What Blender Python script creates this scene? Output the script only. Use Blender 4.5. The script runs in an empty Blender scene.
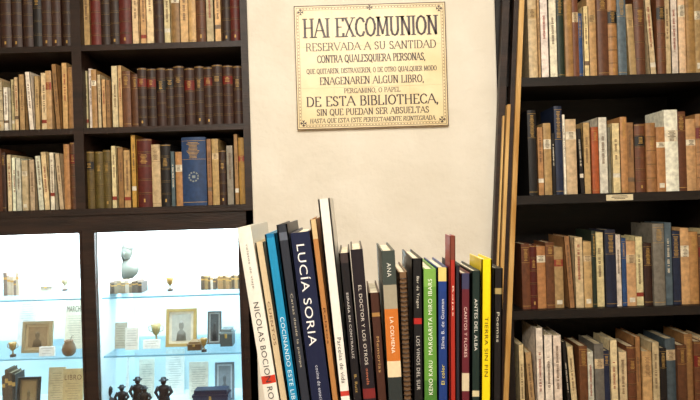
import bpy, math, random
from mathutils import Matrix, Vector
random.seed(7)
CZ=1.45            # eye height
U=0.00375          # drawing unit of the far furniture (metres)
sc=bpy.context.scene
try: sc.view_settings.view_transform='Standard'
except Exception: pass

def lin(c):
    return tuple(((x/255)/12.92 if x/255<=0.04045 else ((x/255+0.055)/1.055)**2.4) for x in c)

# ---------------------------------------------------------------- materials
def newmat(name):
    m=bpy.data.materials.new(name); m.use_nodes=True
    nt=m.node_tree; b=nt.nodes['Principled BSDF']
    return m,nt,b
def noise_mat(name,c1,c2,scale=8,rough=.6,bump=.1,bscale=40,stretch=(1,1,1),spec=.4,dist=.01):
    m,nt,b=newmat(name)
    tc=nt.nodes.new('ShaderNodeTexCoord'); mp=nt.nodes.new('ShaderNodeMapping')
    mp.inputs['Scale'].default_value=stretch
    nt.links.new(tc.outputs['Object'],mp.inputs[0])
    n=nt.nodes.new('ShaderNodeTexNoise'); n.inputs['Scale'].default_value=scale; n.inputs['Detail'].default_value=6
    nt.links.new(mp.outputs[0],n.inputs['Vector'])
    r=nt.nodes.new('ShaderNodeValToRGB')
    r.color_ramp.elements[0].position=.35; r.color_ramp.elements[1].position=.68
    r.color_ramp.elements[0].color=lin(c1)+(1,); r.color_ramp.elements[1].color=lin(c2)+(1,)
    nt.links.new(n.outputs['Fac'],r.inputs[0]); nt.links.new(r.outputs[0],b.inputs['Base Color'])
    n2=nt.nodes.new('ShaderNodeTexNoise'); n2.inputs['Scale'].default_value=bscale; n2.inputs['Detail'].default_value=5
    nt.links.new(mp.outputs[0],n2.inputs['Vector'])
    bp=nt.nodes.new('ShaderNodeBump'); bp.inputs['Strength'].default_value=bump; bp.inputs['Distance'].default_value=dist
    nt.links.new(n2.outputs['Fac'],bp.inputs['Height']); nt.links.new(bp.outputs[0],b.inputs['Normal'])
    b.inputs['Roughness'].default_value=rough; b.inputs['Specular IOR Level'].default_value=spec
    return m
def col_mat(name,rough=.5,mottle=.3,spec=.4,bump=.15,scale=60):
    m,nt,b=newmat(name)
    a=nt.nodes.new('ShaderNodeAttribute'); a.attribute_name='Col'
    tc=nt.nodes.new('ShaderNodeTexCoord')
    n=nt.nodes.new('ShaderNodeTexNoise'); n.inputs['Scale'].default_value=scale; n.inputs['Detail'].default_value=6
    nt.links.new(tc.outputs['Object'],n.inputs['Vector'])
    mr=nt.nodes.new('ShaderNodeMapRange'); mr.inputs['From Min'].default_value=.3; mr.inputs['From Max'].default_value=.7
    mr.inputs['To Min'].default_value=1-mottle; mr.inputs['To Max'].default_value=1+mottle*.3
    nt.links.new(n.outputs['Fac'],mr.inputs['Value'])
    vm=nt.nodes.new('ShaderNodeVectorMath'); vm.operation='SCALE'
    nt.links.new(a.outputs['Color'],vm.inputs[0]); nt.links.new(mr.outputs[0],vm.inputs['Scale'])
    nt.links.new(vm.outputs[0],b.inputs['Base Color'])
    bp=nt.nodes.new('ShaderNodeBump'); bp.inputs['Strength'].default_value=bump; bp.inputs['Distance'].default_value=.002
    nt.links.new(n.outputs['Fac'],bp.inputs['Height']); nt.links.new(bp.outputs[0],b.inputs['Normal'])
    b.inputs['Roughness'].default_value=rough; b.inputs['Specular IOR Level'].default_value=spec
    return m
def glass_mat(name,tint,gl=.07):
    m,nt,b=newmat(name); nt.nodes.remove(b)
    o=nt.nodes['Material Output']
    t=nt.nodes.new('ShaderNodeBsdfTransparent'); t.inputs[0].default_value=lin(tint)+(1,)
    g=nt.nodes.new('ShaderNodeBsdfGlossy'); g.inputs['Roughness'].default_value=.03
    x=nt.nodes.new('ShaderNodeMixShader'); x.inputs[0].default_value=gl
    nt.links.new(t.outputs[0],x.inputs[1]); nt.links.new(g.outputs[0],x.inputs[2]); nt.links.new(x.outputs[0],o.inputs[0])
    return m
M_BOOK=col_mat('book_cloth_and_leather',.5,.35)
M_PAPERBACK=col_mat('laminated_cover',.38,.06,.35,.02,200)
M_ITEM=col_mat('painted_item',.45,.15)
M_WOOD=noise_mat('dark_stained_wood',(27,16,12),(48,30,22),6,.45,.15,30,(1,1,8))
M_BLACKWOOD=noise_mat('black_stained_wood',(15,11,10),(28,20,16),6,.5,.12,30,(1,1,8))
M_PLASTER=noise_mat('lime_plaster',(218,212,198),(228,223,211),5,.85,.3,28,(1,1,1),.2,.012)
M_WALL=noise_mat('painted_wall',(206,198,182),(216,208,192),3,.9,.1,40,(1,1,1),.2)
M_CEIL=noise_mat('ceiling_paint',(232,229,220),(238,235,228),3,.9,.05,40)
M_BLUE=noise_mat('pale_blue_lining',(210,228,234),(224,237,241),4,.8,.05,30,(1,1,1),.2)
M_GILT=noise_mat('gilt_wood',(176,130,66),(236,200,134),14,.4,.3,60,(1,1,.15))
M_GLASS=glass_mat('window_glass',(250,252,252),.04)
M_SHELFGLASS=glass_mat('shelf_glass',(238,248,252),.06)
M_TILE=noise_mat('glazed_tile',(224,204,156),(236,219,178),9,.3,.05,30)
m,nt,b=newmat('floor_planks'); tc=nt.nodes.new('ShaderNodeTexCoord')
br=nt.nodes.new('ShaderNodeTexBrick'); br.inputs['Scale'].default_value=1; br.inputs['Brick Width'].default_value=1.4; br.inputs['Row Height'].default_value=.12
br.inputs['Mortar Size'].default_value=.003
br.inputs['Color1'].default_value=lin((120,80,48))+(1,); br.inputs['Color2'].default_value=lin((142,98,60))+(1,); br.inputs['Mortar'].default_value=lin((40,26,18))+(1,)
nt.links.new(tc.outputs['Object'],br.inputs[0]); nt.links.new(br.outputs[0],b.inputs['Base Color']); b.inputs['Roughness'].default_value=.4
M_FLOOR=m

# ---------------------------------------------------------------- mesh builder
class MB:
    def __init__(s): s.v=[];s.f=[];s.c=[];s.m=[];s.s=[];s.M=Matrix.Identity(4)
    def add(s,vs,fs,col=(128,128,128),mat=0,smooth=False):
        o=len(s.v); s.v+=[tuple(s.M@Vector(p)) for p in vs]; l=lin(col)+(1,)
        for f in fs: s.f.append([i+o for i in f]); s.c.append(l); s.m.append(mat); s.s.append(smooth)
    def box(s,x0,x1,y0,y1,z0,z1,col=(128,128,128),mat=0):
        vs=[(x0,y0,z0),(x1,y0,z0),(x1,y1,z0),(x0,y1,z0),(x0,y0,z1),(x1,y0,z1),(x1,y1,z1),(x0,y1,z1)]
        s.add(vs,[(0,3,2,1),(4,5,6,7),(0,1,5,4),(1,2,6,5),(2,3,7,6),(3,0,4,7)],col,mat)
    def quad(s,x0,x1,y,z0,z1,col,mat=0):
        s.add([(x0,y,z0),(x1,y,z0),(x1,y,z1),(x0,y,z1)],[(0,1,2,3)],col,mat)
    def lathe(s,cx,cy,prof,col,n=20,sx=1,sy=1,mat=0):
        vs=[];fs=[]
        for r,z in prof:
            for i in range(n):
                a=2*math.pi*i/n; vs.append((cx+r*sx*math.cos(a),cy+r*sy*math.sin(a),z))
        for j in range(len(prof)-1):
            for i in range(n):
                k=(i+1)%n; fs.append((j*n+i,j*n+k,(j+1)*n+k,(j+1)*n+i))
        fs.append(tuple(range(n-1,-1,-1))); fs.append(tuple((len(prof)-1)*n+i for i in range(n)))
        s.add(vs,fs,col,mat,True)
    def ball(s,c,r,col,sx=1,sy=1,sz=1,mat=0):
        prof=[(max(r*math.sin(math.pi*k/10),1e-4),c[2]-r*sz*math.cos(math.pi*k/10)) for k in range(11)]
        s.lathe(c[0],c[1],prof,col,14,sx,sy,mat)
    def tube(s,pts,r,col,n=8,mat=0):
        vs=[];fs=[]
        rr=r if isinstance(r,list) else [r]*len(pts)
        for j,p in enumerate(pts):
            p=Vector(p); d=(Vector(pts[min(j+1,len(pts)-1)])-Vector(pts[max(j-1,0)])).normalized()
            a=Vector((0,1,0)).cross(d) if abs(d.y)<.9 else Vector((1,0,0)).cross(d)
            a.normalize(); bb=d.cross(a)
            for i in range(n):
                t=2*math.pi*i/n; vs.append(tuple(p+(a*math.cos(t)+bb*math.sin(t))*rr[j]))
        for j in range(len(pts)-1):
            for i in range(n):
                k=(i+1)%n; fs.append((j*n+i,j*n+k,(j+1)*n+k,(j+1)*n+i))
        fs.append(tuple(range(n-1,-1,-1))); fs.append(tuple((len(pts)-1)*n+i for i in range(n)))
        s.add(vs,fs,col,mat,True)
    def build(s,name,mats,bevel=0):
        me=bpy.data.meshes.new(name); me.from_pydata(s.v,[],s.f)
        at=me.color_attributes.new('Col','FLOAT_COLOR','CORNER')
        data=[]
        for f,c in zip(s.f,s.c): data+=list(c)*len(f)
        at.data.foreach_set('color',data)
        for m in mats: me.materials.append(m)
        me.polygons.foreach_set('material_index',s.m); me.polygons.foreach_set('use_smooth',s.s)
        me.update()
        o=bpy.data.objects.new(name,me); sc.collection.objects.link(o)
        if bevel:
            bv=o.modifiers.new('bevel','BEVEL'); bv.width=bevel; bv.segments=2; bv.limit_method='ANGLE'
        return o

_tc={}
def text_mesh(t):
    if t in _tc: return _tc[t]
    cu=bpy.data.curves.new('t','FONT'); cu.body=t; cu.offset=0.0; cu.space_character=1.1
    o=bpy.data.objects.new('t',cu); sc.collection.objects.link(o)
    dg=bpy.context.evaluated_depsgraph_get()
    me=bpy.data.meshes.new_from_object(o.evaluated_get(dg))
    vs=[(v.co.x,v.co.y) for v in me.vertices]; fs=[tuple(p.vertices) for p in me.polygons]
    bpy.data.objects.remove(o); bpy.data.curves.remove(cu); bpy.data.meshes.remove(me)
    xs=[v[0] for v in vs]; ys=[v[1] for v in vs]
    x0,x1,y0,y1=min(xs),max(xs),min(ys),max(ys)
    r=([((x-x0)/(x1-x0),(y-y0)/(y1-y0)) for x,y in vs],fs); _tc[t]=r
    return r
def spine_text(mb,t,xc,y,ztop,length,cap,col,mat=0,up=False):
    vs,fs=text_mesh(t)
    if up: p=[(xc+cap/2-b*cap,y,ztop-length+a*length) for a,b in vs]
    else: p=[(xc-cap/2+b*cap,y,ztop-a*length) for a,b in vs]
    mb.add(p,fs,col,mat)
def flat_text(mb,t,x0,y,z0,w,h,col,mat=0):
    vs,fs=text_mesh(t); mb.add([(x0+a*w,y,z0+b*h) for a,b in vs],fs,col,mat)

# ---------------------------------------------------------------- a book
GOLD=(196,156,84); PAGE=(216,200,164)
def shade(c,k): return tuple(max(0,min(255,x*k)) for x in c)
def book(mb,x,y,z,t,h,d,lean,col,bulge,levels,mat=0,page=PAGE,pmat=0):
    R=Matrix.Rotation(-lean,4,'Y')
    off=t*math.sin(-lean) if lean<0 else 0
    old=mb.M
    mb.M=old@Matrix.Translation((x,y,z+ (abs(off) if lean<0 else 0)))@R
    bt=min(.0028,t*.14)
    N=6 if bulge>0 else 1
    for (a,b,c,r) in levels:
        ring=[]
        for k in range(N+1):
            u=k/N; ring.append((u*t, -(bulge)*(1-(2*u-1)**2)-r))
        vs=[(p,q,a) for p,q in ring]+[(p,q,b) for p,q in ring]
        fs=[(k,k+1,N+2+k,N+1+k) for k in range(N)]
        mb.add(vs,fs,c,mat,bulge>0)
        if r>0:
            base=[(k/N*t,-(bulge)*(1-(2*k/N-1)**2)) for k in range(N+1)]
            for zz in (a,b):
                mb.add([(p,q,zz) for p,q in ring]+[(p,q,zz) for p,q in base],[(k,k+1,N+2+k,N+1+k) for k in range(N)],c,mat)
    for zz in (0,h):
        ring=[(k/N*t,-(bulge)*(1-(2*k/N-1)**2),zz) for k in range(N+1)]
        mb.add(ring+[(t,bt,zz),(0,bt,zz)],[tuple(range(N+3))],col,mat)
    mb.add([(bt,bt,0),(t-bt,bt,0),(t-bt,bt,h),(bt,bt,h)],[(0,1,2,3)],col,mat)
    mb.box(0,bt,0,d,0,h,col,mat); mb.box(t-bt,t,0,d,0,h,col,mat)
    mb.box(bt,t-bt,bt+.0005,d-.004,.003,h-.0035,page,pmat)
    return old
def marks(mb,xc,y,z0,z1,w,col,vert=True):
    if vert:
        z=z1
        while z>z0:
            l=random.uniform(.0018,.0034)
            if random.random()>.16:
                ww=w*random.uniform(.7,1)
                mb.quad(xc-ww/2,xc+ww/2,y,max(z-l,z0),z,col)
            z-=l+.0016
    else:
        z=z1
        while z>z0:
            ww=w*random.uniform(.5,1); mb.quad(xc-ww/2,xc+ww/2,y,z-.002,z,col); z-=.0052
def shelf_book(mb,x,y,z,t,h,col,style,lean=0,d=None):
    d=d or random.uniform(.14,.18)
    k0=random.uniform(.84,1.08)
    col=tuple(min(250,c*k0*random.uniform(.97,1.03)) for c in col)
    lum=sum(col)/3
    y+=random.uniform(0,.016)
    lv=[]
    if style=='L':
        b=t*.22; nb=random.choice([4,5,5]); zc=0; c2=shade(col,.8)
        gaps=h/(nb+1); lab=random.choice([(110,28,20),(24,22,22),col,col,col]); labk=nb-1
        gd=shade(GOLD,.8)
        for k in range(nb+1):
            z1=(k+1)*gaps-.003 if k<nb else h-.006
            c=lab if k==labk else col
            lv.append((zc,z1,c,0)); zc=z1
            if k<nb:
                lv.append((zc,zc+.0009,gd,0)); lv.append((zc+.0009,zc+.0051,c2,.0012)); lv.append((zc+.0051,zc+.006,gd,0)); zc+=.006
        lv.append((zc,h-.003,gd,0)); lv.append((h-.003,h,col,0))
        old=book(mb,x,y,z,t,h,d,lean,col,b,lv)
        marks(mb,t/2,-b-.0004,labk*gaps+.01,(labk+1)*gaps-.008,t*.5,GOLD,False)
        if random.random()<.5: mb.quad(t/2-.003,t/2+.003,-b-.0004,gaps*.35,gaps*.6,GOLD)
    elif style=='H' or style=='X':
        b=t*.12; k=h*random.uniform(.62,.8)
        g=GOLD if lum<150 else (110,80,56)
        lv=[(0,.012,col,0),(.012,.0135,g,0),(.0135,k,col,0),(k,k+.001,g,0),(k+.001,h-.014,col,0),(h-.014,h-.013,g,0),(h-.013,h,col,0)]
        old=book(mb,x,y,z,t,h,d,lean,col,b,lv)
        marks(mb,t/2,-b-.0005,k+.006,h-.02,t*.55,g,False)
        if style=='X':
            g=(140,150,150)
            for q in range(10):
                a0=q*math.pi/5; a1=a0+.4; r=t*.22
                mb.add([(t/2+math.cos(a)*rr,-b-.0005,h*.42+math.sin(a)*rr) for a,rr in ((a0,r),(a1,r),(a1,r*.7),(a0,r*.7))],[(0,1,2,3)],g)
            mb.quad(t*.43,t*.57,-b-.0005,h*.4,h*.44,g)
    elif style=='C':
        b=t*.1; lc=random.choice([(236,226,200),(236,226,200),(150,60,44),(200,170,120),(214,190,150)])
        k=h*random.uniform(.6,.75); k2=k+h*random.uniform(.08,.15)
        lv=[(0,k,col,0),(k,k2,lc,0),(k2,h,col,0)]
        old=book(mb,x,y,z,t,h,d,lean,col,b,lv)
        marks(mb,t/2,-b-.0005,k+.003,k2-.003,t*.6,(80,56,40) if sum(lc)>380 else GOLD,False)
        if random.random()<.5: mb.quad(t*.2,t*.8,-b*.9-.0005,h*.06,h*.13,(232,224,204))
    else:
        tc=(110,84,64) if lum>110 else (222,212,190)
        if lum>150 and random.random()<.25: tc=(150,60,46)
        lv=[(0,h,col,0)]
        if random.random()<.25:
            k=h*random.uniform(.1,.25); bc=random.choice([(150,60,44),(230,222,204),(120,100,80)])
            lv=[(0,k,col,0),(k,k+h*.06,bc,0),(k+h*.06,h,col,0)]
        old=book(mb,x,y,z,t,h,d,lean,col,0,lv)
        marks(mb,t/2,-.0005,h*random.uniform(.3,.5),h*random.uniform(.72,.9),t*.3,tc)
    mb.M=old
PAL=dict(cr=(222,200,156),wh=(240,232,212),tn=(172,128,80),lt=(204,166,114),br=(108,66,40),db=(56,33,24),bk=(26,23,23),rd=(98,33,25),
 nv=(30,40,66),bl=(42,76,122),ol=(96,82,38),gr=(36,52,40),gy=(136,130,118),gb=(84,102,112),og=(188,140,66),or_=(170,84,44))
BU=2.27/600
def parse(s):
    out=[]
    for tok in s.split():
        a=tok.split(','); out.append((float(a[0]),float(a[1]),a[2],a[3]))
    return out
def filler(width,hmin,hmax,pal='cr tn lt br tn db cr lt gy wh br'):
    out=[];w=0; pl=pal.split()
    while w<width:
        t=random.uniform(6,13); out.append((t,random.uniform(hmin,hmax),random.choice(pl),random.choice('PCHLC'))); w+=t
    return out
def row(x0,x1,Yz,specs,tilt=True):
    mb=MB()
    n=len(specs); lean=[0]*n; gap=[0]*n; i=1
    while i<n-1:
        if tilt and specs[i][0]<8 and random.random()<.16:
            a=random.uniform(.03,.07); g=specs[i][1]*math.tan(a); gap[i]=g; lean[i]=a; i+=1
            while i<n-1 and specs[i][0]<8 and random.random()<.5: lean[i]=a*.98; gap[i]=.3; i+=1
        i+=1
    tot=sum(a[0] for a in specs)+sum(gap)
    k=(x1-x0)/tot; x=x0
    for j,(t,h,c,s) in enumerate(specs):
        x+=gap[j]*k
        shelf_book(mb,x*BU,2.272,Yz+.0005,t*k*BU*.985,h*BU*random.uniform(.97,1.01),PAL[c],s,lean[j]*min(k,1))
        x+=t*k
    return mb.build('row_of_books',[M_BOOK])

def zY(Y): return CZ-Y*U
# ---------------------------------------------------------------- room shell
XL,XR,YB,YF,ZC=-1.95,1.95,2.72,-2.2,2.95
def shell(name,a,mat):
    mb=MB(); mb.box(*a); return mb.build(name,[mat])
shell('floor',(XL-.1,XR+.1,YF-.1,YB+.1,-.1,0),M_FLOOR)
shell('ceiling',(XL-.1,XR+.1,YF-.1,YB+.1,ZC,ZC+.1),M_CEIL)
shell('wall_back',(XL-.1,XR+.1,YB,YB+.1,0,ZC),M_WALL)
shell('wall_front',(XL-.1,XR+.1,YF-.1,YF,0,ZC),M_WALL)
shell('wall_left',(XL-.1,XL,YF,YB,0,ZC),M_WALL)
shell('wall_right',(XR,XR+.1,YF,YB,0,ZC),M_WALL)
mb=MB(); mb.box(-.3628,.5605,2.23,YB,0,ZC); mb.build('plaster_column',[M_PLASTER],.006)

# ---------------------------------------------------------------- left case
F=2.25
mb=MB()
xl,xr=-500*U,-97.5*U
zt=zY(-345); zcab=zY(1)
mb.box(-104.5*U,xr,F,2.68,0,zt)
mb.box(xl,xl+.03,F,2.68,0,zt)
mb.box(-274*U,-264.5*U,F,2.56,zcab,zt)
mb.box(xl,xr,2.56,2.575,zcab,zt)
mb.box(xl-.02,xr,F-.012,2.68,zt,zt+.05)
for Y in (-246,-163,-80): 
    mb.box(xl+.03,-104.5*U,F+.002,2.56,zY(Y)-.022,zY(Y))
mb.box(xl,xr,F-.008,2.68,zcab-.024,zcab)
mb.box(xl,xr,F,F+.03,zY(23),zcab-.024)
zb=.63
mb.box(-269.5*U,-258.5*U,F,2.66,zb,zY(23))
mb.box(-111*U,xr-.0,F,F+.03,zb,zY(23))
mb.box(xl,xl+.05,F,F+.03,zb,zY(23))
mb.box(xl,xr,F,2.68,0,zb)
for a,b in ((xl+.04,-272*U),(-256*U,xr-.05)):
    mb.box(a,b,F-.012,F,.08,.2); mb.box(a,b,F-.012,F,zb-.14,zb-.03)
    mb.box(a,a+.08,F-.012,F,.2,zb-.14); mb.box(b-.08,b,F-.012,F,.2,zb-.14)
for a,b in ((xl+.05,-269.5*U),(-258.5*U,-111*U)):
    mb.box(a,b,F-.004,F+.01,zY(23)-.008,zY(23)); mb.box(a,a+.008,F-.004,F+.01,zb,zY(23)-.008); mb.box(b-.008,b,F-.004,F+.01,zb,zY(23)-.008)
    mb.box(a+.001,b-.001,F+.012,F+.015,zb+.001,zY(23)-.001,mat=2)
    mb.box(a-.01,b+.012,2.64,2.655,zb,zcab-.03,mat=1)
    mb.box(a-.008 if a<-1.2 else a,a+.003,F+.035,2.64,zb,zcab-.03,mat=1)
    mb.box(b-.003,b+.003,F+.035,2.64,zb,zcab-.03,mat=1)
    mb.box(a,b,F+.035,2.64,zb,zb+.008,mat=1)
    mb.box(a,b,F+.035,2.64,zcab-.03,zcab-.025,mat=1)
    for zz in (CZ-86.5*.004,CZ-143*.004):
        mb.box(a+.004,b-.004,F+.06,2.638,zz-.007,zz-.0005,mat=3)
        mb.box(a+.004,b-.004,F+.058,F+.06,zz-.007,zz-.0005,mat=4)
M_EDGE=noise_mat('glass_edge',(120,176,208),(146,200,226),5,.2,0,10)
mb.build('display_bookcase',[M_WOOD,M_BLUE,M_GLASS,M_SHELFGLASS,M_EDGE])

row(-490,-274,zY(-163),filler(140,60,70,'db br db')+parse('10,70,db,L 10,71,db,L 10,70,db,L 9,70,bk,L 10,72,db,L 9,70,db,L 10,71,db,L'))
row(-264,-105,zY(-163),parse('8,66,lt,P 10,70,rd,L 9,66,db,L 10,70,db,L 12,72,rd,L 7,70,cr,P 7,64,lt,P 8,68,cr,P 9,70,db,L 7,66,cr,P 8,70,tn,C 9,68,lt,P 7,70,lt,H 10,72,br,L 8,70,cr,P 7,68,lt,P 9,70,db,L 9,70,rd,L'))
row(-490,-274,zY(-80),filler(146,50,62,'cr tn lt br')+parse('6,44,wh,P 6,52,cr,P 5,55,cr,P 7,56,lt,P 6,58,wh,P 6,54,lt,P 7,58,cr,P 6,60,lt,C 6,66,tn,P 7,68,lt,P 7,64,tn,H'))
row(-264,-105,zY(-80),parse('4,58,cr,P 4,62,wh,P 5,60,tn,C 4,55,cr,P 5,50,lt,P 5,48,tn,P 7,62,cr,P 5,64,lt,P 8,58,br,H 7,54,br,H 9,60,db,L 9,59,db,L 9,60,db,L 9,59,db,L 10,60,db,L 10,59,db,L 9,60,db,L 9,58,db,L 10,60,db,L 10,60,db,L 9,60,db,L'))
row(-490,-274,zY(1),filler(146,50,66,'cr tn lt br')+parse('4,60,db,H 6,58,cr,P 6,55,wh,P 7,52,wh,P 6,52,cr,C 7,52,cr,P 7,54,wh,P 7,58,cr,P 6,58,wh,P 6,56,cr,P 6,66,tn,H 7,68,br,L'))
row(-264,-105,zY(1),parse('9,58,ol,L 9,58,ol,L 9,58,ol,L 6,62,cr,P 7,60,tn,P 8,58,lt,P 6,73,og,P 16,69,rd,L 9,64,cr,H 11,62,bk,L 5,56,gb,P 7,54,tn,C 26,70,bl,X 6,66,tn,P 7,66,lt,C 8,56,db,L 8,60,gy,P 5,70,tn,P 6,68,og,C'),False)
row(-490,-274,zY(-246),filler(216,55,66)); row(-264,-105,zY(-246),filler(159,55,66))

# ---------------------------------------------------------------- right case
mb=MB(); a,b=151*U,505*U; zt2=zY(-350)
mb.box(a,a+9*U,F,2.62,0,zt2); mb.box(b,b+.03,F,2.62,0,zt2); mb.box(a,b+.03,2.605,2.62,0,zt2)
mb.box(a,b+.04,F-.012,2.62,zt2,zt2+.05); mb.box(a+9*U,b,F+.01,2.605,0,.1)
RS=[-233,-117,1,116,233]
for Y in RS: mb.box(a+9*U,b,F,2.605,zY(Y)-.033,zY(Y))
mb.box(370*U,370*U+.03,F,2.605,.1,zt2)
mb.build('bookcase',[M_BLACKWOOD])
mb=MB(); mb.box(.96,1.06,F-.003,F-.0005,zY(1)-.028,zY(1)-.006,(226,214,180)); marks(mb,1.01,F-.0035,zY(1)-.024,zY(1)-.01,.07,(60,40,30),False); mb.build('shelf_label',[M_ITEM])
pr=366
ex=lambda s:parse(s)
row(184,pr,zY(-117),ex('9,88,cr,C 3,84,lt,P 9,86,wh,P 9,85,wh,P 8,88,gr,H 8,78,tn,H 6,84,br,C 5,66,bl,H 6,72,cr,P 9,82,lt,C 11,84,br,H 10,80,tn,L 9,84,gb,H 7,72,lt,C 11,84,br,L 7,80,cr,P 9,84,br,L 7,84,cr,P 8,80,wh,P 7,84,cr,C 9,80,tn,H 8,84,lt,C 8,80,cr,P'))
row(180,pr,zY(1),ex('9,86,bk,H 7,70,tn,P 8,72,lt,C 4,62,bk,P 8,90,nv,H 3,80,wh,P 11,76,cr,C 5,66,bk,P 8,72,lt,P 7,68,or_,H 10,78,wh,P 4,66,gy,P 9,72,cr,P 7,76,tn,H 9,70,tn,P 11,68,br,L 10,70,tn,L 9,66,tn,C 14,82,wh,C 10,82,br,H 10,74,lt,C 9,78,tn,L 8,70,cr,P'))
row(170,pr,zY(116),ex('8,66,br,H 7,64,rd,L 9,62,tn,C 8,68,br,H 9,62,lt,C 6,74,tn,P 9,70,cr,P 8,68,lt,C 4,78,gr,H 9,74,cr,P 10,78,nv,H 6,72,wh,P 5,68,bl,H 9,66,lt,C 8,70,cr,P 8,62,db,H 11,82,gy,H 8,84,gb,P 9,74,nv,H 8,76,lt,C 9,72,tn,H 9,70,br,L 8,76,cr,P'))
row(164,pr,zY(233),ex('6,80,cr,P 7,72,lt,P 8,98,wh,P 9,92,wh,P 9,90,wh,P 4,84,bk,P 7,76,cr,P 8,78,br,H 7,72,wh,P 9,80,gy,C 6,74,nv,H 8,82,cr,P 9,70,cr,P 9,78,br,L 6,84,tn,P 9,72,lt,H 8,80,cr,P 7,74,bk,H 10,84,gb,C 9,76,br,H 8,86,tn,H 9,78,br,L 8,82,cr,P 8,76,lt,C'))
for Y in (-117,1,116,233): row(380,500,zY(Y),filler(120,62,84))
row(165,pr,zY(-233),filler(200,60,80))
row(165,pr,.1,filler(200,55,75))

# leaning gilt slats between column and case
mb=MB()
u2=2.2/600
def slat(xt,w,ztop,y0,y1,mat,lean=.07):
    def xx(z): Y=(CZ-z)/u2; return (xt-(Y+195)*lean)*u2
    vs=[];
    for z in (0,ztop):
        for x,y in ((0,y0),(w*u2,y0),(w*u2,y1),(0,y1)): vs.append((xx(z)+x,y,z))
    mb.add(vs,[(0,3,2,1),(4,5,6,7),(0,1,5,4),(1,2,6,5),(2,3,7,6),(3,0,4,7)],mat=mat)
slat(174.2,4.8,2.35,2.18,2.225,0)
slat(169.5,4.6,2.32,2.19,2.225,1)
slat(166,3.4,1.78,2.18,2.225,0)
slat(162.4,1.6,1.74,2.182,2.225,0)
slat(158.5,7,2.3,2.195,2.225,1)
mb.build('leaning_frame_mouldings',[M_GILT,M_WOOD],.001)

# ---------------------------------------------------------------- tile sign
G={
'A':(.82,[[(0,0),(.41,1)],[(.41,1),(.82,0)],[(.16,.36),(.66,.36)]]),
'B':(.66,[[(.12,0),(.12,1)],[(.12,1),(.4,1),(.54,.9),(.54,.64),(.4,.54),(.12,.54)],[(.4,.54),(.6,.44),(.63,.18),(.45,0),(.12,0)]]),
'C':(.72,[[(.7,.76),(.58,.95),(.4,1),(.18,.88),(.07,.66),(.05,.4),(.15,.13),(.38,0),(.58,.04),(.7,.24)]]),
'D':(.78,[[(.12,0),(.12,1)],[(.12,1),(.42,1),(.64,.86),(.73,.6),(.72,.35),(.62,.12),(.42,0),(.12,0)]]),
'E':(.62,[[(.12,0),(.12,1)],[(.12,1),(.58,1),(.58,.84)],[(.12,.52),(.46,.52)],[(.12,0),(.6,0),(.6,.18)]]),
'F':(.6,[[(.12,0),(.12,1)],[(.12,1),(.57,1),(.57,.82)],[(.12,.52),(.44,.52)]]),
'G':(.78,[[(.7,.78),(.58,.96),(.4,1),(.18,.88),(.07,.66),(.05,.4),(.15,.13),(.38,0),(.68,.08)],[(.68,0.02),(.68,.42)],[(.5,.42),(.78,.42)]]),
'H':(.8,[[(.12,0),(.12,1)],[(.68,0),(.68,1)],[(.12,.52),(.68,.52)]]),
'I':(.26,[[(.13,0),(.13,1)]]),
'L':(.62,[[(.12,0),(.12,1)],[(.12,0),(.58,0),(.58,.2)]]),
'M':(.96,[[(.1,0),(.14,1)],[(.14,1),(.48,.1)],[(.48,.1),(.82,1)],[(.82,1),(.86,0)]]),
'N':(.8,[[(.12,0),(.12,1)],[(.12,1),(.68,0)],[(.68,0),(.68,1)]]),
'O':(.8,[[(.4,1),(.18,.9),(.05,.62),(.05,.38),(.18,.1),(.4,0),(.62,.1),(.75,.38),(.75,.62),(.62,.9),(.4,1)]]),
'P':(.62,[[(.12,0),(.12,1)],[(.12,1),(.42,1),(.57,.88),(.57,.6),(.42,.48),(.12,.48)]]),
'Q':(.82,[[(.4,1),(.18,.9),(.05,.62),(.05,.38),(.18,.1),(.4,0),(.62,.1),(.75,.38),(.75,.62),(.62,.9),(.4,1)],[(.42,.2),(.78,-.16)]]),
'R':(.74,[[(.12,0),(.12,1)],[(.12,1),(.42,1),(.57,.88),(.57,.62),(.42,.5),(.12,.5)],[(.38,.5),(.7,0)]]),
'S':(.58,[[(.5,.8),(.42,.96),(.26,1),(.1,.9),(.08,.7),(.2,.56),(.4,.46),(.52,.32),(.5,.12),(.32,0),(.14,.04),(.06,.2)]]),
'T':(.72,[[(.36,0),(.36,1)],[(.04,.82),(.06,1),(.66,1),(.68,.82)]]),
'U':(.78,[[(.12,1),(.12,.28),(.22,.06),(.4,0),(.56,.06),(.66,.28),(.66,1)]]),
'V':(.8,[[(0.02,1),(.4,0)],[(.4,0),(.78,1)]]),
'X':(.76,[[(.06,1),(.7,0)],[(.06,0),(.68,1)]]),
',':(.2,[[(.1,.08),(.04,-.16)]]), '.':(.2,[[(.08,0),(.1,.09)]]),
' ':(.34,[])}
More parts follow.
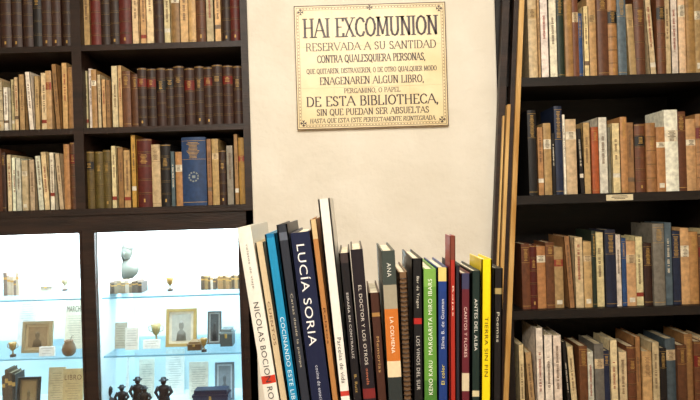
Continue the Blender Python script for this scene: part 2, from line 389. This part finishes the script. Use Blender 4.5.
def sign_line(mb,t,xc,z0,width,cap,y,col,slant=0,bold=1.0):
    adv=.1; tot=sum(G[c][0]+adv for c in t)-adv; kx=width/tot; x=xc-width/2
    thick=.135*cap*bold; thin=.06*cap*bold
    for c in t:
        w,st=G[c]
        for pl in st:
            P=[(x+(px+slant*py)*kx,z0+py*cap) for px,py in pl]
            for i in range(len(P)-1):
                (ax,az),(bx,bz)=P[i],P[i+1]; dx,dz=bx-ax,bz-az; L=math.hypot(dx,dz)
                f=abs(dz)/L
                if len(pl)==2 and dx*dz>0 and abs(dx)>.1*cap: f*=.25
                hw=(thin+(thick-thin)*f)/2; nx,nz=-dz/L*hw,dx/L*hw
                e=.3*hw; ex_,ez=dx/L*e,dz/L*e
                mb.add([(ax-ex_+nx,y,az-ez+nz),(ax-ex_-nx,y,az-ez-nz),(bx+ex_-nx,y,bz+ez-nz),(bx+ex_+nx,y,bz+ez+nz)],[(0,1,2,3)],col,1)
            for k,(px,py) in ((0,pl[0]),(-1,pl[-1])):
                q=P[0] if k==0 else P[-1]
                nb=pl[1] if k==0 else pl[-2]
                if py in (0,1) and abs(nb[1]-py)>.5 and not (c=='N' and (px,py)==(.68,0)) and not (c=='V' and py==0) and not (c=='A' and py==1):
                    s=.13*cap; mb.quad(q[0]-s,q[0]+s,y-.0001,q[1]-.025*cap,q[1]+.03*cap,col,1)
        x+=(w+adv)*kx
INK=(58,40,42)
mb=MB(); us=2.215/600
def sx(X): return X*us
def sz(Y): return CZ-Y*us
x0,x1,z0,z1=sx(-50.5),sx(101),sz(-71.5),sz(-195.5); ys=2.216
mb.box(x0,x1,ys,2.2298,z0,z1,mat=0)
yt=ys-.0006
def hb(xa,xb,za,zb,col=INK): mb.quad(xa,xb,yt,za,zb,col,1)
def bar(ins,w,col):
    hb(x0+ins,x1-ins,z0+ins,z0+ins+w,col); hb(x0+ins,x1-ins,z1-ins-w,z1-ins,col); hb(x0+ins,x0+ins+w,z0+ins,z1-ins,col); hb(x1-ins-w,x1-ins,z0+ins,z1-ins,col)
bar(.0,.0032,(84,58,42)); bar(.0075,.0016,(96,70,64)); bar(.0165,.0012,(96,70,64))
n=46
for i in range(1,n):
    xx=x0+.0125+(x1-x0-.025)*i/n
    for zz in (z0+.0125,z1-.0125): hb(xx-.003,xx+.002,zz-.0012,zz+.0016,(130,94,70))
n=36
for i in range(1,n):
    zz=z0+.0125+(z1-z0-.025)*i/n
    for xx in (x0+.0125,x1-.0125): hb(xx-.0012,xx+.0016,zz-.003,zz+.002,(130,94,70))
def cross(cx,cz,r):
    for a in range(4):
        t=a*math.pi/2
        p=[(0,0),(r,r*.45),(r*.8,0),(r,-r*.45)]
        mb.add([(cx+u*math.cos(t)-v*math.sin(t),yt-.0003,cz+u*math.sin(t)+v*math.cos(t)) for u,v in p],[(0,1,2),(0,2,3)],INK,1)
for cx in (x0+.024,x1-.024):
    for cz in (z0+.024,z1-.024): cross(cx,cz,.0115)
cross((x0+x1)/2,z1-.0135,.010)
for k in (1,2,3): hb(x0+(x1-x0)*k/4-.0004,x0+(x1-x0)*k/4+.0004,z0,z1,(208,188,144))
for k in (1,2): hb(x0,x1,z0+(z1-z0)*k/3-.0004,z0+(z1-z0)*k/3+.0004,(208,188,144))
yl=yt-.0004; xc=sx(25.5)
for t,Y,w,cap,bold in (("HAI EXCOMUNION",-163.5,134,18.5,.95),("RESERVADA A SU SANTIDAD",-150,130,7.6,1.0),("CONTRA QUALESQUIERA PERSONAS,",-138,108,7.2,1.05),
  ("QUE QUITAREN, DISTRAXEREN, O DE OTRO QUALQUIER MODO",-127.2,130,4.8,1.0),("ENAGENAREN ALGUN LIBRO,",-116,104,7.2,1.05),("PERGAMINO, O PAPEL",-107,56,4.6,1.05),
  ("DE ESTA BIBLIOTHECA,",-94.5,132,9.4,1.15),("SIN QUE PUEDAN SER ABSUELTAS",-85.2,112,6.2,1.1),("HASTA QUE ESTA ESTE PERFECTAMENTE REINTEGRADA.",-77.8,126,4.4,1.1)):
    sign_line(mb,t,xc,sz(Y),w*us,cap*us,yl,INK,.12 if cap<4.5 else 0,bold)
M_INK=col_mat('sign_ink',.4,.15)
mb.build('tile_sign',[M_TILE,M_INK])

# ---------------------------------------------------------------- narrow pedestal + foreground books
ud=.8/600; zc=CZ-225*ud
mb=MB()
pa,pb=-88*ud,145*ud
mb.box(pa,pb,.795,.985,zc-.025,zc); mb.box(pa+.012,pb-.012,.81,.97,0.06,zc-.025); mb.box(pa-.02,pb+.02,.79,.99,0,.06)
for za,zb3 in ((.1,.55),(.6,zc-.06)):
    mb.box(pa+.03,pb-.03,.803,.81,za,za+.03); mb.box(pa+.03,pb-.03,.803,.81,zb3-.03,zb3)
    mb.box(pa+.03,pa+.06,.803,.81,za+.03,zb3-.03); mb.box(pb-.06,pb-.03,.803,.81,za+.03,zb3-.03)
mb.build('book_pedestal',[M_WOOD],.002)
FG=[
(-87,14,202,.132,(228,225,214),.16,[(150,158,(200,60,40))],[("NICOLAS BOCION ROLIN",76,112,5.4,(60,56,58),0),("relatos de viaje",18,44,3,(120,110,104),0)]),
(-73,8.5,186,.125,(206,186,150),.15,[],[("CUENTOS",60,44,2.6,(110,70,50),0)]),
(-64.5,11,194,.112,(30,136,182),.15,[(0,4,(20,110,160))],[("COCINANDO ESTE LIBRO",84,94,4,(214,236,244),0)]),
(-53,11,203,.105,(44,48,58),.16,[(8,16,(90,96,110))],[("Cartas desde la pampa",70,74,3,(186,178,160),0)]),
(-41.5,19,194,.098,(26,33,62),.17,[],[("LUCÍA SORIA",12,102,10,(238,236,234),0),("cocina de estación",134,40,3.2,(200,204,220),0)]),
(-22,7,207,.092,(178,124,72),.15,[(0,20,(206,180,134))],[("Relatos",90,36,2.4,(90,50,30),0)]),
(-14.5,12,227,.078,(232,229,220),.17,[(194,199,(190,60,50))],[("Parcelas de vida",140,46,4,(60,60,66),0)]),
(-2,10.5,172,.064,(28,26,30),.15,[(0,10,(60,50,50))],[("ESPAÑA EN CONTRALUZ",40,66,2.8,(206,200,196),0),("B. Ruiz",122,18,2.6,(180,150,90),0)]),
(9,12.5,175,.058,(34,28,34),.16,[(140,150,(120,40,40))],[("EL DOCTOR Y LOS OTROS",36,80,3.2,(214,206,196),0),("novela",120,16,2.8,(200,120,90),0)]),
(22,11,131,.045,(70,42,34),.12,[(20,24,(160,120,70))],[("Memorias",44,36,2.8,(190,150,100),0)]),
(33.5,13.5,173,.022,(62,70,66),.15,[(34,58,(158,150,130)),(58,110,(196,112,46)),(110,126,(226,206,170)),(126,173,(46,52,52))],[("ANA",12,14,4,(220,220,210),0),("LA COLMENA",66,36,3.6,(250,240,220),0)]),
(47.5,9,151,.008,(116,88,62),.13,[],[]),
(57,11,164,-.02,(26,26,28),.15,[(60,66,(170,40,36))],[("Bar de Tragos",18,32,3.2,(220,214,200),0),("LOS VINOS DEL SUR",78,54,3.4,(200,196,190),0)]),
(68.5,12.5,153,-.022,(96,146,58),.14,[(0,18,(120,166,76)),(112,153,(70,120,48))],[("KENO KARU",92,34,4,(240,244,226),1),("MARGARITA MIRO IBARS",10,76,4,(240,244,226),1)]),
(81.5,11.5,154,-.024,(30,58,122),.14,[(0,14,(222,200,120)),(14,24,(34,62,128))],[("Silvia B. de Guzman",32,50,3.2,(230,232,240),1),("El color",98,20,3.2,(240,220,90),1)]),
(93.5,5.5,186,-.026,(160,44,34),.04,[(0,24,(120,62,48))],[("Rojas",50,30,2,(240,220,200),0)]),
(99.5,4,156,-.028,(40,38,48),.12,[],[]),
(104,10,148,-.030,(96,34,44),.13,[(0,16,(60,60,90)),(100,118,(206,190,160))],[("CANTOS Y FLORES",34,50,3,(230,200,190),0)]),
(114.5,9.5,150,-.032,(28,44,40),.13,[(120,126,(200,190,150))],[("ANTES DEL ALBA",28,52,3.2,(224,222,214),0)]),
(124.5,11,161,-.036,(238,210,24),.08,[],[("TIERRA SIN FIN",58,60,3.6,(80,64,20),0)]),
(136,9,152,-.040,(24,22,24),.13,[(20,26,(160,140,90))],[("Poemas",44,30,2.8,(200,196,180),0)]),
]
for (xb,w,h,lean,col,dep,bands,texts) in FG:
    mb=MB(); H=h*ud; t=w*ud*.985
    lv=[];cur=0
    for a,b,c in sorted(bands,key=lambda q:-q[1]):
        za,zb2=H-b*ud,H-a*ud
        za=max(za,0)
        if za>cur+1e-5: lv.append((cur,za,col,0))
        lv.append((max(za,cur),zb2,c,0)); cur=zb2
    if cur<H-1e-5: lv.append((cur,H,col,0))
    bul=.0012 if w>12 else 0
    yf=.8+random.uniform(-.003,.006)
    spiral=(xb==47.5)
    book(mb,xb*ud,yf,zc+.0004,t,H,dep,lean,col,0 if spiral else bul,lv,0,(226,216,190),1)
    for tx,a,l,cap,c,up in texts:
        spine_text(mb,tx,t/2,-bul-.0005,H-a*ud,l*ud,cap*ud,c,0,bool(up))
    if spiral:
        k=0
        while .006+k*.0062<H-.004:
            z=.006+k*.0062; pts=[]
            for q in range(13):
                a=math.pi*2*q/12; pts.append((t/2+math.cos(a)*t*.5,.002+math.sin(a)*.0055,z+.0012*q/12))
            mb.tube(pts,.0007,(44,36,32),6,0); k+=1
    mb.build('book',[M_PAPERBACK,M_BOOK])

# ---------------------------------------------------------------- cabinet contents
S=.004
Z1=CZ-86.5*S; Z2=CZ-143*S; Z3=.638
def xx(X): return X*S
def frame(name,X,w,h,z,y,fc,ic,pc,tilt=.16):
    mb=MB(); mb.M=Matrix.Translation((xx(X),y,z+.0008))@Matrix.Rotation(-tilt,4,'X')
    W_,H_=w*S,h*S; b=max(.006,min(W_,H_)*.1)
    mb.box(-W_/2,W_/2,0,.012,0,b,fc); mb.box(-W_/2,W_/2,0,.012,H_-b,H_,fc); mb.box(-W_/2,-W_/2+b,0,.012,b,H_-b,fc); mb.box(W_/2-b,W_/2,0,.012,b,H_-b,fc)
    mb.box(-W_/2+b,W_/2-b,.006,.011,b,H_-b,ic)
    m2=b*1.9; 
    mb.box(-W_/2+m2,W_/2-m2,.0045,.006,m2,H_-m2,pc)
    mb.lathe(0,.0045,[(W_*.16,m2),(W_*.14,H_*.36),(W_*.05,H_*.44),(W_*.08,H_*.52),(W_*.08,H_*.6),(W_*.03,H_*.66)],shade(pc,.75),12,1,.02)
    mb.M=Matrix.Translation((xx(X),y,z+.0008))
    mb.tube([(0,.012+H_*.14,H_*.8),(0,H_*.4,.004)],.003,fc,6)
    return mb.build(name,[M_ITEM])
def card(name,X,w,h,z,y,c,tc=(90,80,74),title=None,tilt=.14):
    mb=MB(); mb.M=Matrix.Translation((xx(X),y,z+.0008))@Matrix.Rotation(-tilt,4,'X')
    W_,H_=w*S,h*S; mb.box(-W_/2,W_/2,0,.008,0,H_,c); mb.box(-W_/2+.002,W_/2-.001,.008,.011,.002,H_-.002,(232,224,204))
    zz=H_*.86
    if title: flat_text(mb,title,-W_*.42,-.0006,H_*.74,W_*.84,H_*.12,tc); zz=H_*.66
    while zz>H_*.12:
        ww=W_*random.uniform(.4,.8); mb.quad(-ww/2,ww/2,-.0006,zz-.0014,zz,shade(c,.7)); zz-=.0095
    return mb.build(name,[M_ITEM])
def bust(name,X,h,z,y,c):
    mb=MB(); x=xx(X); H=h*S; z+=.0008
    mb.lathe(x,y,[(H*.2,z),(H*.2,z+H*.06),(H*.12,z+H*.1),(H*.1,z+H*.2)],c,16)
    mb.lathe(x,y,[(H*.1,z+H*.2),(H*.22,z+H*.3),(H*.27,z+H*.42),(H*.2,z+H*.54),(H*.09,z+H*.6),(H*.08,z+H*.68)],c,18,1,.6)
    mb.ball((x,y,z+H*.8),H*.15,c,.85,1,1.25)
    mb.ball((x,y+H*.02,z+H*.87),H*.15,shade(c,.8),.95,1.02,.85)
    mb.ball((x,y-H*.15,z+H*.78),H*.03,c,.8,1.2,1.5)
    for s_ in (-1,1): mb.ball((x+s_*H*.13,y,z+H*.79),H*.03,c,.5,1,1.4)
    return mb.build(name,[M_ITEM])
def statuette(name,X,h,z,y,c):
    mb=MB(); x=xx(X); H=h*S; z+=.0008
    mb.lathe(x,y,[(H*.19,z),(H*.19,z+H*.05),(H*.15,z+H*.07)],c,16)
    for s_ in (-1,1):
        mb.tube([(x+s_*H*.07,y,z+H*.06),(x+s_*H*.065,y-.01*H,z+H*.28),(x+s_*H*.05,y,z+H*.48)],[H*.055,H*.065,H*.085],c,10)
        mb.tube([(x+s_*H*.14,y,z+H*.77),(x+s_*H*.23,y-H*.02,z+H*.62),(x+s_*H*.13,y-H*.12,z+H*.52)],[H*.065,H*.052,H*.036],c,8)
        mb.ball((x+s_*H*.125,y-H*.13,z+H*.51),H*.04,c)
    mb.lathe(x,y,[(H*.2,z+H*.3),(H*.15,z+H*.5),(H*.13,z+H*.6),(H*.18,z+H*.74),(H*.13,z+H*.8),(H*.05,z+H*.83),(H*.05,z+H*.86)],c,16,1,.7)
    mb.ball((x,y,z+H*.92),H*.09,c,.9,1,1.1)
    mb.lathe(x,y,[(H*.14,z+H*.96),(H*.14,z+H*.97),(H*.09,z+H*.98),(H*.07,z+H*1.04)],c,14)
    return mb.build(name,[M_ITEM])
def mate(name,X,h,z,y,c):
    mb=MB(); x=xx(X); H=h*S; z+=.0008
    mb.lathe(x,y,[(H*.22,z),(H*.38,z+H*.15),(H*.44,z+H*.42),(H*.36,z+H*.72),(H*.26,z+H*.86),(H*.29,z+H),(H*.24,z+H),(H*.22,z+H*.85)],c,16)
    mb.tube([(x,y,z+H*.7),(x+H*.2,y,z+H*1.25),(x+H*.34,y,z+H*1.3)],H*.035,(170,165,150),6)
    return mb.build(name,[M_ITEM])
def cup(name,X,h,z,y,c):
    mb=MB(); x=xx(X); H=h*S; z+=.0008
    mb.lathe(x,y,[(H*.2,z),(H*.2,z+H*.14),(H*.1,z+H*.17)],(60,44,36),16)
    mb.lathe(x,y,[(H*.12,z+H*.16),(H*.04,z+H*.24),(H*.05,z+H*.4),(H*.16,z+H*.5),(H*.22,z+H*.7),(H*.26,z+H),(H*.23,z+H),(H*.12,z+H*.56)],c,18)
    for s_ in (-1,1): mb.tube([(x+s_*H*.23,y,z+H*.9),(x+s_*H*.38,y,z+H*.86),(x+s_*H*.36,y,z+H*.66),(x+s_*H*.2,y,z+H*.58)],H*.025,c,6)
    return mb.build(name,[M_ITEM])
def casket(name,X,w,h,z,y,c,lid):
    mb=MB(); x=xx(X); W_,H_=w*S,h*S; z+=.0008
    mb.box(x-W_/2,x+W_/2,y,y+.06,z,z+H_*.7,c); mb.box(x-W_/2-.003,x+W_/2+.003,y-.003,y+.063,z+H_*.7,z+H_*.8,lid)
    mb.box(x-W_/2+.004,x+W_/2-.004,y+.004,y+.056,z+H_*.8,z+H_,lid); mb.box(x-.004,x+.004,y-.006,y,z+H_*.5,z+H_*.75,(180,150,80))
    return mb.build(name,[M_ITEM])
def minibooks(X0,w,z,y,cols,hmin,hmax):
    mb=MB(); x=X0
    while x<X0+w:
        t=random.uniform(2.2,4); c=random.choice(cols)
        H=random.uniform(hmin,hmax)*S
        old=book(mb,xx(x),y,z+.0008,t*S*.97,H,.07,0,c,.001,[(0,H*.7,c,0),(H*.7,H*.8,GOLD,0),(H*.8,H,c,0)]); mb.M=old; x+=t
    return mb.build('miniature_books',[M_ITEM])
yA=2.42
# right bay
bust('bust',-238,48,Z1,yA+.12,(84,90,84))
minibooks(-252,42,Z1,yA-.03,[(130,120,100),(100,90,80),(190,184,170),(70,62,54)],9,13)
cup('trophy_cup',-184,14,Z1,yA,(150,120,60)); 
minibooks(-153,14,Z1,yA,[(150,130,90),(100,90,76),(200,194,180)],11,15)
minibooks(-136,22,Z1,yA,[(120,100,70),(90,80,66),(160,130,90)],9,14)
frame('framed_photograph',-175,31,38,Z2,yA,(182,156,96),(222,216,198),(186,186,176))
card('open_booklet',-236,13,26,Z2,yA,(190,184,166)); card('open_booklet',-222,13,22,Z2,yA-.03,(230,226,216))
frame('framed_portrait',-143,14,33,Z2,yA+.03,(96,100,100),(180,190,192),(76,84,90))
card('display_card',-203,17,9,Z2,yA-.02,(244,244,240))
cup('trophy_cup',-206,20,Z2,yA+.08,(160,140,90))
casket('wooden_casket',-157,13,8,Z2,yA-.07,(100,76,50),(120,96,66)); casket('wooden_casket',-128,12,17,Z2,yA-.02,(80,90,92),(110,120,120))
cup('trophy_cup',-146,13,Z2,yA-.09,(150,120,60)); minibooks(-253,9,Z2,yA,[(120,100,80),(170,150,120)],14,20)
statuette('gaucho_statuette',-228,28,Z3,yA-.08,(22,22,26)); statuette('gaucho_statuette',-215,33,Z3,yA-.05,(28,26,28))
statuette('gaucho_statuette',-205,27,Z3,yA-.09,(24,24,26)); statuette('gaucho_statuette',-187,34,Z3,yA-.08,(20,22,32)); bust('bust',-243,27,Z3,yA-.06,(30,30,34))
card('display_card',-246,14,46,Z3,yA+.1,(236,236,230)); card('display_card',-194,20,48,Z3,yA+.15,(240,238,230)); card('open_booklet',-222,16,40,Z3,yA+.12,(226,220,204))
frame('framed_photograph',-136,20,38,Z3,yA+.06,(120,132,140),(204,220,228),(140,152,160)); card('open_booklet',-164,20,38,Z3,yA+.08,(232,226,210))
casket('wooden_casket',-142,34,21,Z3,yA-.08,(44,54,84),(30,40,68))
# left bay
card('printed_pamphlet',-285,20,50,Z2,yA+.02,(214,208,188),(60,54,50),'MARCHA')
frame('framed_photograph',-317,30,31,Z2,yA-.03,(150,130,96),(176,154,118),(140,114,82))
card('open_booklet',-345,18,50,Z2,yA+.1,(206,208,206)); minibooks(-352,14,Z1,yA,[(190,180,160),(130,120,110)],12,24)
cup('trophy_cup',-302,14,Z1,yA+.1,(150,140,110)); casket('wooden_casket',-322,12,7,Z1,yA+.1,(160,160,150),(180,180,170))
card('display_card',-300,14,38,Z2,yA+.12,(224,222,212)); cup('trophy_cup',-333,14,Z2,yA-.08,(150,120,60))
frame('framed_photograph',-324,22,37,Z3,yA-.06,(26,22,20),(110,92,64),(140,114,76))
card('open_booklet',-303,17,42,Z3,yA,(206,180,138)); card('printed_pamphlet',-283,20,42,Z3,yA-.03,(200,168,118),(110,70,40),'LIBRO')
minibooks(-352,12,Z3,yA-.03,[(40,34,30),(90,70,50),(60,50,44)],34,48)
mate('mate_gourd',-277,15,Z2,yA-.09,(120,90,60))
card('display_card',-299,15,9,Z2,yA-.09,(240,240,236))

# ---------------------------------------------------------------- lights
def area(name,loc,rot,sx_,sy_,e,c):
    l=bpy.data.lights.new(name,'AREA'); l.shape='RECTANGLE'; l.size=sx_; l.size_y=sy_; l.energy=e; l.color=c
    o=bpy.data.objects.new(name,l); o.location=loc; o.rotation_euler=rot; sc.collection.objects.link(o); return o
area('ceiling_light_a',(.1,.55,2.88),(math.radians(22),0,0),1.3,.5,42,(1,.91,.77))
area('ceiling_light_b',(-.2,-.9,2.88),(math.radians(35),0,0),1.6,.7,118,(1,.935,.82))
area('cabinet_light_a',(-.69,2.46,zcab-.034),(0,0,0),.5,.22,14,(.98,.99,1))
area('cabinet_light_b',(-1.3,2.46,zcab-.034),(0,0,0),.5,.22,16,(.98,.99,1))
mb=MB()
for x,y,w,d in ((.1,.55,1.36,.56),(-.2,-.9,1.66,.76)):
    mb.box(x-w/2,x+w/2,y-d/2,y+d/2,2.93,2.948,(230,230,226))
mb.build('ceiling_lamp',[M_ITEM])
w=bpy.data.worlds.new('world'); sc.world=w; w.use_nodes=True
w.node_tree.nodes['Background'].inputs[0].default_value=(1,.95,.88,1); w.node_tree.nodes['Background'].inputs[1].default_value=.2

# ---------------------------------------------------------------- camera
cam=bpy.data.cameras.new('camera'); cam.lens=600/700*36; cam.sensor_width=36; cam.clip_start=.02
co=bpy.data.objects.new('camera',cam); sc.collection.objects.link(co)
co.matrix_world=Matrix.Translation((0,0,CZ))@Matrix.Rotation(math.pi/2,4,'X')@Matrix.Rotation(-.03,4,'Z')
sc.camera=co
